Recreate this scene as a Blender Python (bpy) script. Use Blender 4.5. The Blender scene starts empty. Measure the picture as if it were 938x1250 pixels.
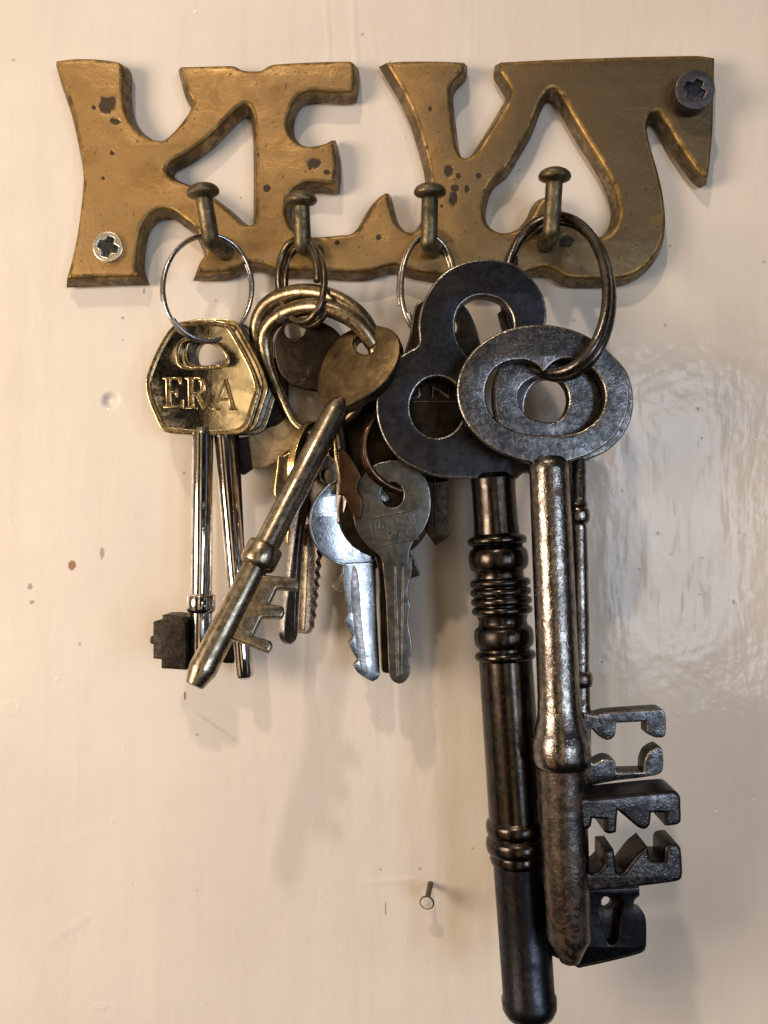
import bpy, math, random
from mathutils import Vector, Matrix
from mathutils.geometry import tessellate_polygon
random.seed(7)
scn = bpy.context.scene
C = scn.collection
# ---------------------------------------------------------------- scale, camera
S = 0.0002            # one working unit (a photo pixel on the wall) in metres: the plaque is 16 cm wide
D = 1012.0            # camera distance from the wall in units (about 20 cm)
CU, CV = 469.0, 625.0
cam_d = bpy.data.cameras.new('camera'); cam = bpy.data.objects.new('camera', cam_d); C.objects.link(cam)
cam.location = (0, -D*S, 0); cam.rotation_euler = (math.radians(90), 0, 0)
cam_d.sensor_fit = 'VERTICAL'; cam_d.sensor_height = 36; cam_d.lens = 36*D/1250
cam_d.clip_start = 0.005; cam_d.clip_end = 50
scn.camera = cam
scn.render.resolution_x = 768; scn.render.resolution_y = 1024
scn.view_settings.view_transform = 'Standard'; scn.view_settings.look = 'None'
scn.view_settings.exposure = 0.0; scn.view_settings.gamma = 1

# ---------------------------------------------------------------- node helpers
class NT:
    def __init__(s, nt): s.nt = nt
    def n(s, t, **kw):
        nd = s.nt.nodes.new(t)
        ins = kw.pop('ins', {})
        for k, v in kw.items(): setattr(nd, k, v)
        for k, v in ins.items():
            if hasattr(v, 'is_output'): s.nt.links.new(v, nd.inputs[k])
            else: nd.inputs[k].default_value = v
        return nd
    def m(s, op, a, b=0.0, c=0.0, clamp=False):
        return s.n('ShaderNodeMath', operation=op, use_clamp=clamp, ins={0: a, 1: b, 2: c}).outputs[0]
    def vm(s, op, a, b=(0, 0, 0), out=0):
        return s.n('ShaderNodeVectorMath', operation=op, ins={0: a, 1: b}).outputs[out]
    def step(s, x, a, b, lo=0.0, hi=1.0):
        return s.n('ShaderNodeMapRange', interpolation_type='SMOOTHSTEP', ins={0: x, 1: a, 2: b, 3: lo, 4: hi}).outputs[0]
    def noise(s, vec, scale, detail=3, rough=.55, dist=0.0):
        return s.n('ShaderNodeTexNoise', ins={'Vector': vec, 'Scale': scale, 'Detail': detail, 'Roughness': rough, 'Distortion': dist}).outputs[0]
    def mix(s, f, a, b):
        nd = s.n('ShaderNodeMix', data_type='RGBA')
        for k, v in ((0, f), (6, a), (7, b)):
            if hasattr(v, 'is_output'): s.nt.links.new(v, nd.inputs[k])
            else: nd.inputs[k].default_value = v if k == 0 else (*v, 1)
        return nd.outputs[2]
    def scale(s, v, k):
        nd = s.n('ShaderNodeVectorMath', operation='SCALE', ins={0: v}); nd.inputs[3].default_value = k
        return nd.outputs[0]

# ---------------------------------------------------------------- world: the dim room behind the photographer
w = bpy.data.worlds.new('World'); scn.world = w; w.use_nodes = True
W = NT(w.node_tree)
for nd in list(w.node_tree.nodes): w.node_tree.nodes.remove(nd)
tc = W.n('ShaderNodeTexCoord').outputs['Generated']
sx = W.n('ShaderNodeSeparateXYZ', ins={0: tc}).outputs
az = W.m('DEGREES', W.m('ARCTAN2', sx[0], W.m('MULTIPLY', sx[1], -1.0)))        # 0 behind the camera, + right, - left
el = W.m('DEGREES', W.m('ARCSINE', sx[2]))
rn = W.noise(tc, 3.2, 4, .6, .4)
def band(a0, a1, s):   # soft azimuth band
    return W.m('MULTIPLY', W.step(az, a0-s, a0+s), W.step(az, a1-s, a1+s, 1, 0))
def eband(a0, a1, s):
    return W.m('MULTIPLY', W.step(el, a0-s, a0+s), W.step(el, a1-s, a1+s, 1, 0))
cols = [((.026, .021, .019), None, 1.0),
        ((1.0, .70, .40), W.m('MULTIPLY', band(-80, -36, 6), eband(-35, 45, 8)), .48),   # lamplit wall of the room
        ((1.0, .46, .26), W.m('MULTIPLY', band(-54, -42, 1.5), eband(-40, 30, 8)), .75),   # orange strip added to put a streak on the chrome shanks
        ((1.0, .72, .40), W.m('MULTIPLY', band(-14.5, 0, 1.2), eband(-22, 48, 8)), 1.35),   # added warm panel, mirrored by the gilt heads and the plaque
        ((1.0, .78, .52), W.m('MULTIPLY', W.step(el, 22, 60), W.step(az, -20, 60, 1, .12)), .65),       # ceiling glow
        ((.70, .80, 1.0), W.m('MULTIPLY', band(50, 62, 3), eband(-25, 30, 6)), .35)]
acc = None
for c, f, k in cols:
    v = W.n('ShaderNodeCombineXYZ', ins={0: c[0]*k, 1: c[1]*k, 2: c[2]*k}).outputs[0]
    if f is not None:
        nd = W.n('ShaderNodeVectorMath', operation='SCALE', ins={0: v}); w.node_tree.links.new(f, nd.inputs[3]); v = nd.outputs[0]
    acc = v if acc is None else W.vm('ADD', acc, v)
mod = W.step(rn, .38, .60, .35, 1.25)
nd = W.n('ShaderNodeVectorMath', operation='SCALE', ins={0: acc}); w.node_tree.links.new(mod, nd.inputs[3])
bg = W.n('ShaderNodeBackground', ins={0: nd.outputs[0], 1: 0.66})
W.n('ShaderNodeOutputWorld', ins={0: bg.outputs[0]})

# ---------------------------------------------------------------- lamps
def lamp(name, kind, loc, energy, col, **kw):
    l = bpy.data.lights.new(name, kind); l.energy = energy; l.color = col
    for k, v in kw.items(): setattr(l, k, v)
    o = bpy.data.objects.new(name, l); C.objects.link(o); o.location = loc
    d = Vector((0, 0, 0)) - Vector(loc)
    o.rotation_euler = d.to_track_quat('-Z', 'Y').to_euler()
    return o
lamp('warm_room_lamp', 'POINT', (-0.22, -0.62, 0.80), 12.0, (1.0, .80, .60), shadow_soft_size=0.026)
lamp('left_fill_lamp', 'AREA', (-0.37, -0.27, 0.02), 1.66, (1.0, .80, .60), shape='DISK', size=0.20)  # added soft warm source, makes the wall brighter towards the left
# daylight window to the right, two columns of panes, 2 m away; the two farther columns are added to broaden the shadows
for i in (0, 1, 4, 5):
    for j in range(3):
        o = lamp('window_and_extra_pane_light', 'AREA', (0.70+0.17*i, -2.0, 0.23-0.26*j), 1.2 if i < 3 else 1.3, (.72, .84, 1.0), shape='RECTANGLE', size=0.145, size_y=0.225)
        o.rotation_euler = (math.radians(90), 0, math.radians(0))
        o.rotation_euler = Vector((-0.38, 1, 0)).to_track_quat('-Z', 'Y').to_euler()

# ---------------------------------------------------------------- geometry helpers (working units, baked to metres)
def P(u, v, h):
    k = (D-h)/D
    return Vector(((u-CU)*k, -h, -(v-CV)*k))
class Plane:
    def __init__(s, u, v, h, gx=0.0, gy=0.0):
        s.gx, s.gy = gx, gy
        k = (D-h)/D; s.K = D - h + gx*(u-CU)*k + gy*(v-CV)*k
        s.o = P(u, v, h)
        s.n = Vector((-gx, -1, gy)).normalized()
        s.e1 = Vector((1, -gx, 0)).normalized(); s.e2 = s.n.cross(s.e1)
    def pt(s, u, v):
        t = s.K/(D + s.gx*(u-CU) + s.gy*(v-CV))
        return Vector(((u-CU)*t, -D*(1-t), -(v-CV)*t))
    def loc(s, u, v):
        d = s.pt(u, v) - s.o
        return (d.dot(s.e1), d.dot(s.e2))
    def h(s, u, v): return -s.pt(u, v).y
    def wd(s, x, y, z): return s.o + s.e1*x + s.e2*y + s.n*z
def smooth(pts, step=3.5):
    n = len(pts); out = []
    for i in range(n):
        p0, p1, p2, p3 = (pts[(i+k) % n] for k in (-1, 0, 1, 2))
        c1 = len(p1) > 2; c2 = len(p2) > 2
        a, b = Vector(p1[:2]), Vector(p2[:2]); L = (b-a).length
        t1 = (b - Vector(p0[:2]))*.5 if not c1 else (b-a)
        t2 = (Vector(p3[:2]) - a)*.5 if not c2 else (b-a)
        for t in (t1, t2):
            if t.length > L: t *= L/t.length
        k = max(1, int(L/step))
        for j in range(k):
            s = j/k; s2, s3 = s*s, s*s*s
            q = a*(2*s3-3*s2+1) + t1*(s3-2*s2+s) + b*(-2*s3+3*s2) + t2*(s3-s2)
            out.append((q.x, q.y))
    return out
def ell(cx, cy, rx, ry=None, rot=0, n=48, a0=0, a1=360):
    ry = ry or rx; r = math.radians(rot); o = []
    for i in range(n):
        a = math.radians(a0+(a1-a0)*i/n); x, y = rx*math.cos(a), ry*math.sin(a)
        o.append((cx+x*math.cos(r)-y*math.sin(r), cy+x*math.sin(r)+y*math.cos(r)))
    return o
def poly(pts): return [(p[0], p[1], 1) for p in pts]
class MB:
    def __init__(s): s.v = []; s.f = []; s.m = []; s.sm = []
    def add(s, vs, fs, mi=0, sm=True):
        b = len(s.v); s.v += [Vector(q) for q in vs]
        for f in fs: s.f.append([b+i for i in f]); s.m.append(mi); s.sm.append(sm)
    def flat(s, pl, outer, holes=(), thick=10, bev=1.5, draft=0.0, z0=0.0, mats=(0, 1, 2), nb=4, step=3.5, raw=False, backbev=0.0, lift=None):
        loops = []
        for k, lp in enumerate([outer]+list(holes)):
            sp = lp if raw else smooth(lp, step)
            q = [Vector(pl.loc(*p[:2])) for p in sp]
            area = sum(q[i].x*q[(i+1) % len(q)].y - q[(i+1) % len(q)].x*q[i].y for i in range(len(q)))
            if (area > 0) != (k == 0): q.reverse()
            loops.append(q)
        def norms(q):
            o = []
            for i in range(len(q)):
                a = q[i]-q[i-1]; b = q[(i+1) % len(q)]-q[i]
                na = Vector((a.y, -a.x)); nb_ = Vector((b.y, -b.x))
                if na.length > 1e-9: na.normalize()
                if nb_.length > 1e-9: nb_.normalize()
                m = na+nb_
                if m.length < 1e-6: m = na.copy()
                m.normalize(); c = max(.55, m.dot(na)); o.append(m/c)
            return o
        rings = [(draft-backbev, -thick), (draft, -thick+backbev)] if backbev else [(draft, -thick)]
        rings.append((0.0, -bev))
        for j in range(1, nb+1):
            a = math.pi/2*j/nb; rings.append((-bev*(1-math.cos(a)), -bev*(1-math.sin(a))))
        capsF, capsB = [], []
        lf = (lambda x, y: 0.0) if lift is None else lift
        for q in loops:
            nn = norms(q); L = len(q); vs = []
            for off, z in rings:
                for i in range(L):
                    x, y = q[i]+nn[i]*off; vs.append(pl.wd(x, y, z+z0+(lf(x, y) if z > -thick else 0)))
            b = len(s.v); s.v += vs
            for r in range(len(rings)-1):
                isb = r >= len(rings)-1-nb
                for i in range(L):
                    j = (i+1) % L
                    s.f.append([b+r*L+i, b+r*L+j, b+(r+1)*L+j, b+(r+1)*L+i]); s.m.append(mats[1] if isb else mats[2]); s.sm.append(True)
            capsF.append([b+(len(rings)-1)*L+i for i in range(L)]); capsB.append([b+i for i in range(L)])
            q2 = [q[i]+nn[i]*rings[-1][0] for i in range(L)]; q[:] = q2
        tri = tessellate_polygon([[Vector((p.x, p.y, 0)) for p in q] for q in loops])
        flatq = [p for q in loops for p in q]; F = [i for c in capsF for i in c]; B = [i for c in capsB for i in c]
        for t in tri:
            a, b, c = (flatq[i] for i in t); ar = (b-a).cross(c-a)
            if abs(ar) < 1e-9: continue
            t = t if ar > 0 else (t[0], t[2], t[1])
            s.f.append([F[i] for i in t]); s.m.append(mats[0]); s.sm.append(False)
            s.f.append([B[i] for i in reversed(t)]); s.m.append(mats[2]); s.sm.append(False)
        return s
    def tube(s, pts, r, seg=14, mi=0, cap=True):
        n = len(pts); rs = r if isinstance(r, (list, tuple)) else [r]*n
        T = []
        for i in range(n):
            d = pts[min(i+1, n-1)]-pts[max(i-1, 0)]; T.append(d.normalized())
        up = T[0].orthogonal().normalized(); vs = []
        for i in range(n):
            up = (up - T[i]*up.dot(T[i])).normalized(); sd = T[i].cross(up)
            for k in range(seg):
                a = 2*math.pi*k/seg; vs.append(pts[i]+(up*math.cos(a)+sd*math.sin(a))*rs[i])
        fs = [[i*seg+k, i*seg+(k+1) % seg, (i+1)*seg+(k+1) % seg, (i+1)*seg+k] for i in range(n-1) for k in range(seg)]
        if cap: fs += [list(reversed(range(seg))), [(n-1)*seg+k for k in range(seg)]]
        s.add(vs, fs, mi); return s
    def lathe(s, A, B, prof, seg=44, mi=0, axis_v=True):
        """A, B = (u,v,h); prof = [(photo row or fraction, half width in photo px)]"""
        a, b = P(*A), P(*B); zA, zB = D-A[2], D-B[2]; pts = []; rs = []
        for q in prof:
            f = (q[0]-A[1])/(B[1]-A[1]) if axis_v else q[0]
            iz = (1-f)/zA + f/zB; t = (f/zB)/iz; pts.append(a+(b-a)*t); rs.append(q[1]*(1/iz)/D)
        T = (b-a).normalized(); up = T.orthogonal().normalized(); sd = T.cross(up); vs = []
        n = len(pts)
        for p, r in zip(pts, rs):
            for k in range(seg):
                an = 2*math.pi*k/seg; vs.append(p+(up*math.cos(an)+sd*math.sin(an))*max(r, .05))
        fs = [[i*seg+k, i*seg+(k+1) % seg, (i+1)*seg+(k+1) % seg, (i+1)*seg+k] for i in range(n-1) for k in range(seg)]
        fs += [list(reversed(range(seg))), [(n-1)*seg+k for k in range(seg)]]
        s.add(vs, fs, mi); return s
def CR(pts, sub=8):
    """smooth open 3D path through points"""
    o = []; n = len(pts)
    for i in range(n-1):
        p0 = pts[max(i-1, 0)]; p1 = pts[i]; p2 = pts[i+1]; p3 = pts[min(i+2, n-1)]
        for j in range(sub):
            t = j/sub; o.append(.5*((2*p1)+(p2-p0)*t+(2*p0-5*p1+4*p2-p3)*t*t+(3*p1-p0-3*p2+p3)*t**3))
    o.append(pts[-1].copy()); return o
def bead(v0, v1, r0, r1, n=10, e=.5):
    """round torus-like swelling between rows v0 and v1"""
    return [(v0+(v1-v0)*i/n, r0+(r1-r0)*max(0, 1-(2*i/n-1)**2)**e) for i in range(n+1)]

def link(name, mb, mats, parent=None, sharp=38, label=None):
    me = bpy.data.meshes.new(name)
    org = Vector(parent['_o']) if parent is not None and '_o' in parent else None
    if org is None:
        c = sum(mb.v, Vector())/len(mb.v); org = c*S
    me.from_pydata([q*S-org for q in mb.v], [], mb.f)
    for m in (mats if isinstance(mats, (list, tuple)) else [mats]): me.materials.append(m)
    nm = len(me.materials)
    me.polygons.foreach_set('material_index', [min(i, nm-1) for i in mb.m])
    me.polygons.foreach_set('use_smooth', mb.sm)
    me.update(); me.set_sharp_from_angle(angle=math.radians(sharp))
    o = bpy.data.objects.new(name, me); C.objects.link(o)
    if parent is not None: o.parent = parent; o['_o'] = tuple(org)
    else: o.location = org
    if label: o['label'] = label
    return o
def thing(name, label, cat, loc, group=None):
    o = bpy.data.objects.new(name, None); C.objects.link(o); p = P(*loc)*S
    o.location = p; o['_o'] = tuple(p); o['label'] = label; o['category'] = cat; o.empty_display_size = .005
    if group: o['group'] = group
    return o
def tag(o, label, cat, group=None):
    o['label'] = label; o['category'] = cat
    if group: o['group'] = group
    return o
def ering(mb, u, v, h, rx, ry, rot=0, dha=0, dhb=0, r=5, turns=2, a0=0, mi=0, sep=None, squash=1.0):
    """split ring: turns of wire round an oval seen at (u, v), h = height off the wall, dha/dhb = extra height at the ends of its axes"""
    rt = math.radians(rot); N = int(72*turns); pts = []
    def q(a):
        x, y = rx*math.cos(a), ry*math.sin(a)
        return P(u+x*math.cos(rt)-y*math.sin(rt), v+x*math.sin(rt)+y*math.cos(rt), h+dha*math.cos(a)+dhb*math.sin(a))
    nrm = (q(0)-q(math.pi)).cross(q(math.pi/2)-q(-math.pi/2)).normalized()
    if nrm.y > 0: nrm = -nrm
    sep = 1.9*r if sep is None else sep
    for i in range(N+1):
        a = math.radians(a0)+2*math.pi*turns*i/N
        t = i/N*turns - turns/2
        # each turn lies flat and steps over to the next near its ends
        fr = t-math.floor(t); st = math.floor(t)+max(0, min(1, (fr-.0)/1.0))
        pts.append(q(a)+nrm*(st*sep))
    mb.tube(pts, r, 12, mi); return mb

# ---------------------------------------------------------------- materials
def metal(name, c1, c2, r1=.2, r2=.4, ns=900, bump=.15, bs=2500, wob=0.0, pit=0.0, tarn=None, tcov=.55, tscale=500, streak=None, thr=(.40, .62)):
    m = bpy.data.materials.new(name); m.use_nodes = True; nt = m.node_tree
    T = NT(nt); b = nt.nodes['Principled BSDF']
    oc = T.n('ShaderNodeTexCoord').outputs['Object']
    n1 = T.noise(oc, ns, 5, .62, .3); f = T.step(n1, *thr)
    col = T.mix(f, c1, c2)
    bw = T.noise(oc, 170, 4, .62, .8); bd = T.step(bw, .36, .60, .62, 1.12)
    col = T.n('ShaderNodeVectorMath', operation='MULTIPLY', ins={0: col, 1: T.n('ShaderNodeCombineXYZ', ins={0: bd, 1: bd, 2: bd}).outputs[0]}).outputs[0]
    rough = T.m('ADD', T.step(T.noise(oc, ns*1.7, 4, .6), .3, .7, r1, r2), T.step(bw, .30, .55, .10, -.02))
    met = 1.0
    if tarn:
        tf = T.step(T.noise(oc, tscale, 6, .65, .6), tcov, tcov+.10)
        col = T.mix(tf, col, tarn); rough = T.m('ADD', rough, T.m('MULTIPLY', tf, .22), clamp=True)
        met = T.m('SUBTRACT', 1.0, T.m('MULTIPLY', tf, .55))
    hgt = T.noise(oc, bs, 4, .6)
    if wob:
        hgt = T.m('ADD', T.m('MULTIPLY', hgt, 1.0), T.m('MULTIPLY', T.noise(oc, 190, 1, .5), wob))
    if pit:
        vo = T.n('ShaderNodeTexVoronoi', ins={'Vector': oc, 'Scale': 1500.0}).outputs['Distance']
        pm = T.m('MULTIPLY', T.step(vo, .12, .42), T.step(T.noise(oc, 420, 3, .6), .40, .60, .25, 1.0))
        hgt = T.m('ADD', hgt, T.m('MULTIPLY', pm, pit))
    bp = T.n('ShaderNodeBump', ins={'Strength': 1.0, 'Distance': bump*.0001, 'Height': hgt})
    nt.links.new(col, b.inputs['Base Color']); nt.links.new(rough, b.inputs['Roughness'])
    if hasattr(met, 'is_output'): nt.links.new(met, b.inputs['Metallic'])
    else: b.inputs['Metallic'].default_value = met
    nt.links.new(bp.outputs[0], b.inputs['Normal'])
    return m
def spotmask(T, px, spots, dist=None):
    """px: vector socket in working units (u, 0, -v)"""
    acc = None
    for (u, v, rx, ry) in spots:
        d = T.vm('SUBTRACT', px, (u-CU, 0, CV-v)); d = T.vm('MULTIPLY', d, (1/rx, 0, 1/ry))
        L = T.vm('LENGTH', d, out=1)
        if dist is not None: L = T.m('ADD', L, dist)
        k = T.step(L, .75, 1.15, 1, 0)
        acc = k if acc is None else T.m('MAXIMUM', acc, k)
    return acc
def wall_mat():
    m = bpy.data.materials.new('glossy_cream_paint'); m.use_nodes = True; T = NT(m.node_tree); b = m.node_tree.nodes['Principled BSDF']
    oc = T.n('ShaderNodeTexCoord').outputs['Object']; px = T.scale(oc, 1/S)
    big = T.noise(px, .004, 3, .5)
    col = T.mix(T.step(big, .35, .65), (.83, .765, .69), (.775, .71, .64))
    st = T.vm('MULTIPLY', px, (1, 1, .06))
    col = T.mix(T.step(T.noise(st, .05, 3, .6), .45, .75, 0, .12), col, (.62, .545, .44))
    sd = T.m('MULTIPLY', T.m('SUBTRACT', T.noise(px, .25, 2), .5), 1.2)
    # chips and stains in the paint
    col = T.mix(T.m('MAXIMUM', T.m('MULTIPLY', spotmask(T, px, [(88, 690, 5, 6), (226, 849, 1.5, 6)], sd), .85), T.m('MULTIPLY', spotmask(T, px, [(666, 496, 8, 11)], sd), .30)), col, (.30, .13, .035))
    col = T.mix(T.m('MULTIPLY', spotmask(T, px, [(125, 675, 3, 7), (39, 735, 4, 2.5), (37, 716, 3.5, 4), (150, 388, 2, 2), (852, 499, 2, 2), (857, 535, 2, 2), (803, 651, 2.5, 2.5), (176, 355, 1.5, 4), (896, 735, 2, 3), (471, 1108, 1, 9), (628, 770, 2, 2)], sd), .7), col, (.30, .27, .22))
    vor = T.n('ShaderNodeTexVoronoi', ins={'Vector': px, 'Scale': .02, 'Randomness': 1.0}).outputs['Distance']
    col = T.mix(T.step(vor, .035, .05, .55, 0), col, (.35, .30, .23))
    # brushed gloss paint: long vertical strokes, runs and small nibs
    h1 = T.noise(T.vm('MULTIPLY', px, (1, 1, .12)), .055, 3, .55, .3)
    h2 = T.noise(px, .012, 3, .55)
    h3 = T.noise(px, .10, 4, .6)
    h4 = T.noise(T.vm('MULTIPLY', px, (1, 1, .28)), .03, 2, .5, .8)
    H = T.m('ADD', T.m('MULTIPLY', h1, .5), T.m('MULTIPLY', h2, 3.0))
    H = T.m('ADD', H, T.m('MULTIPLY', h3, .40)); H = T.m('ADD', H, T.m('MULTIPLY', h4, 1.2))
    nib = T.n('ShaderNodeTexVoronoi', ins={'Vector': px, 'Scale': .035}).outputs['Distance']
    H = T.m('ADD', H, T.step(nib, 0, .10, .6, 0))
    # soft old brush ridges
    def ridge(u0, v0, u1, v1, wd, amp):
        a = Vector((u0-CU, 0, CV-v0)); d = Vector((u1-u0, 0, v0-v1)); L = d.length; d.normalize(); n = Vector((-d.z, 0, d.x))
        q = T.vm('SUBTRACT', px, tuple(a)); t = T.vm('DOT_PRODUCT', q, tuple(d), out=1); s_ = T.vm('DOT_PRODUCT', q, tuple(n), out=1)
        s_ = T.m('ADD', s_, T.m('MULTIPLY', T.m('SUBTRACT', h2, .5), 8.0))
        return T.m('MULTIPLY', T.m('MULTIPLY', T.step(T.m('ABSOLUTE', s_), 0, wd, 1, 0), T.m('MULTIPLY', T.step(t, 0, L*.3), T.step(t, L*.6, L, 1, 0))), amp)
    for r in ((225, 865, 300, 915, 7, 3.0), (50, 1155, 130, 1105, 9, .6), (430, -40, 437, 150, 7, .9), (398, -40, 402, 120, 6, .6), (520, 1074, 440, 1078, 7, 1.0), (55, 1045, 150, 1000, 12, .5), (740, 1220, 860, 1216, 9, .9)):
        H = T.m('ADD', H, ridge(*r))
    dl = T.vm('LENGTH', T.vm('SUBTRACT', px, (135-CU, 0, CV-489)), out=1); H = T.m('ADD', H, T.m('MULTIPLY', T.step(dl, 0, 13, 1, 0), -11.0))
    H = T.m('ADD', H, T.m('MULTIPLY', spotmask(T, px, [(140, 1000, 5, 4), (12, 865, 14, 10), (124, 1228, 10, 5), (70, 830, 3, 3)], sd), .5))
    bp = T.n('ShaderNodeBump', ins={'Strength': 1.0, 'Distance': S*.55, 'Height': H})
    nt = m.node_tree
    nt.links.new(col, b.inputs['Base Color']); nt.links.new(bp.outputs[0], b.inputs['Normal'])
    b.inputs['Roughness'].default_value = .11
    b.inputs['IOR'].default_value = 1.33
    return m
def brass_plate():
    m = bpy.data.materials.new('aged_cast_brass'); m.use_nodes = True; T = NT(m.node_tree); b = m.node_tree.nodes['Principled BSDF']
    g = T.n('ShaderNodeNewGeometry').outputs['Position']; px = T.scale(g, 1/S)
    oc = px
    n1 = T.noise(oc, .035, 5, .62, .5); n2 = T.noise(oc, .012, 3, .55); n3 = T.noise(oc, .3, 4, .6)
    col = T.mix(T.step(n1, .36, .64), (.49, .315, .135), (.34, .215, .092))
    col = T.mix(T.step(n2, .45, .7, 0, .6), col, (.36, .24, .12))
    # right half painted darker, as the warm light fades away from the left
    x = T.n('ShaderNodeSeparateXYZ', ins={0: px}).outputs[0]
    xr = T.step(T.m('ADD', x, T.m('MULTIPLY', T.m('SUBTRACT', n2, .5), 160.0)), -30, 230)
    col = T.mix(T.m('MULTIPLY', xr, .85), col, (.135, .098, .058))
    sd = T.m('MULTIPLY', T.m('SUBTRACT', T.noise(px, .09, 3), .5), 1.5)
    sp = spotmask(T, px, [(140, 140, 10, 11), (149, 161, 6, 4.5), (146, 198, 3.5, 3.5), (104, 255, 4, 4), (135, 228, 2.5, 3), (124, 144, 2.5, 3), (385, 211, 9, 8), (402, 221, 5, 3), (330, 240, 4, 4), (546, 220, 5.5, 8), (558, 225, 3.5, 3.5), (552, 252, 6, 10), (568, 240, 3, 4), (554, 240, 5, 5), (538, 261, 2.5, 2.5), (463, 299, 3, 3), (524, 146, 2.5, 3), (582, 225, 3, 3), (413, 305, 3, 3), (323, 88, 2.5, 4), (686, 302, 9, 8), (434, 286, 3, 3)], sd)
    sp2 = T.step(T.noise(oc, .11, 4, .6, .4), .66, .72)
    fine = T.step(T.noise(oc, .22, 3, .5), .68, .74)
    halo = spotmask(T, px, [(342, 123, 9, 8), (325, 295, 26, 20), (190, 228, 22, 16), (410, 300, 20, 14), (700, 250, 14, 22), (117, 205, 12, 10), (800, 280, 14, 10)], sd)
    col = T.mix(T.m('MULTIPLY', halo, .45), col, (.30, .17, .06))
    dark = T.m('MAXIMUM', sp, T.m('MAXIMUM', T.m('MULTIPLY', sp2, .55), T.m('MULTIPLY', fine, .6)))
    col = T.mix(T.m('MULTIPLY', dark, .92), col, (.022, .015, .010))
    rough = T.m('ADD', T.step(n1, .3, .7, .38, .52), T.m('MULTIPLY', xr, .03))
    met = T.m('SUBTRACT', .92, T.m('MULTIPLY', dark, .6))
    H = T.m('ADD', T.m('MULTIPLY', n1, .5), T.m('MULTIPLY', n3, .20)); H = T.m('ADD', H, T.m('MULTIPLY', n2, 1.5)); H = T.m('SUBTRACT', H, T.m('MULTIPLY', dark, .6))
    bp = T.n('ShaderNodeBump', ins={'Strength': 1.0, 'Distance': S*1.3, 'Height': H}); nt = m.node_tree
    nt.links.new(col, b.inputs['Base Color']); nt.links.new(rough, b.inputs['Roughness']); nt.links.new(met, b.inputs['Metallic']); nt.links.new(bp.outputs[0], b.inputs['Normal'])
    return m
M_wall = wall_mat()
M_plate = brass_plate()
M_pedge = metal('brass_rim', (.34, .22, .085), (.24, .16, .07), .46, .6, 400, .4, tarn=(.10, .075, .045), tcov=.55, tscale=300)
M_pside = metal('tarnished_brass_side', (.25, .185, .11), (.19, .145, .092), .38, .55, 500, .4, 1800, tarn=(.13, .10, .065), tcov=.5, tscale=400)
M_hook = metal('dark_bronze_hook', (.20, .165, .10), (.13, .11, .072), .42, .58, 700, .6, tarn=(.075, .066, .046), tcov=.55, tscale=600)
M_screw1 = metal('zinc_screw', (.85, .80, .70), (.74, .70, .60), .25, .38, 1500, .3)
M_screw2 = metal('grey_screw', (.17, .158, .165), (.13, .122, .128), .38, .5, 1500, .3)
M_recess = metal('screw_recess', (.12, .125, .14), (.05, .052, .06), .3, .4, 1500, .3)
M_silver = metal('bright_steel_wire', (.62, .62, .64), (.45, .45, .47), .16, .3, 1500, .15)
M_grwire = metal('nickel_wire', (.55, .50, .44), (.36, .33, .29), .2, .35, 1200, .2)
M_bwire = metal('bronze_wire', (.24, .19, .13), (.15, .118, .082), .28, .42, 1000, .3)
M_bigring = metal('worn_gilt_ring', (.36, .285, .18), (.22, .175, .11), .24, .40, 800, .4, tarn=(.12, .10, .07), tcov=.58, tscale=350)
M_gun = metal('gunmetal_ring', (.15, .135, .12), (.09, .083, .08), .20, .36, 900, .3, tarn=(.06, .05, .045), tcov=.6, tscale=500)
M_cu = metal('copper_brown_wire', (.28, .16, .10), (.16, .095, .065), .28, .42, 900, .3)
M_era = metal('gilt_nickel', (.90, .80, .60), (.84, .74, .54), .07, .14, 700, .10, 1500, wob=6.0, tarn=(.34, .26, .16), tcov=.76, tscale=900)
M_eraedge = metal('gilt_nickel_rim', (.78, .60, .34), (.40, .31, .18), .12, .25, 900, .3, tarn=(.10, .08, .05), tcov=.6, tscale=900)
M_eradark = metal('gilt_nickel_side', (.30, .25, .17), (.14, .12, .09), .2, .35, 900, .3)
M_chrome = metal('bright_chrome', (.80, .77, .74), (.70, .67, .64), .05, .10, 900, .05, tarn=(.30, .25, .2), tcov=.74, tscale=900)
M_bit = metal('black_bit', (.060, .052, .042), (.035, .032, .028), .38, .55, 1200, .4)
M_brasskey = metal('worn_nickel_brass', (.44, .37, .27), (.32, .27, .20), .22, .34, 600, .25, 2200, tarn=(.20, .13, .06), tcov=.64, tscale=350)
M_brassbow = metal('dull_brass', (.15, .108, .056), (.11, .078, .042), .30, .44, 300, .3, 2000, wob=2.0, tarn=(.10, .05, .022), tcov=.60, tscale=260)
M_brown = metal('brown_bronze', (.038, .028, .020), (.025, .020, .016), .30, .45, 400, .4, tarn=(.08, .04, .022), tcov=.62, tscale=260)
M_gold = metal('bright_brass_edge', (.85, .64, .30), (.60, .42, .18), .18, .35, 900, .5, 2500)
M_dkkey = metal('dark_nickel', (.20, .185, .165), (.12, .11, .10), .26, .42, 700, .3, tarn=(.07, .05, .035), tcov=.58, tscale=500)
M_serr = metal('grey_nickel', (.36, .33, .32), (.24, .22, .21), .25, .4, 900, .5)
M_bright = metal('bright_nickel', (.50, .52, .55), (.42, .435, .46), .14, .22, 900, .15, 2600, wob=1.5, tarn=(.33, .33, .33), tcov=.76, tscale=1500)
M_grey = metal('grey_pewter', (.15, .152, .145), (.115, .117, .112), .32, .45, 700, .3, 2500, wob=1.0)
M_greye = metal('grey_pewter_edge', (.30, .295, .28), (.20, .195, .185), .25, .4, 700, .3)
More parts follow.
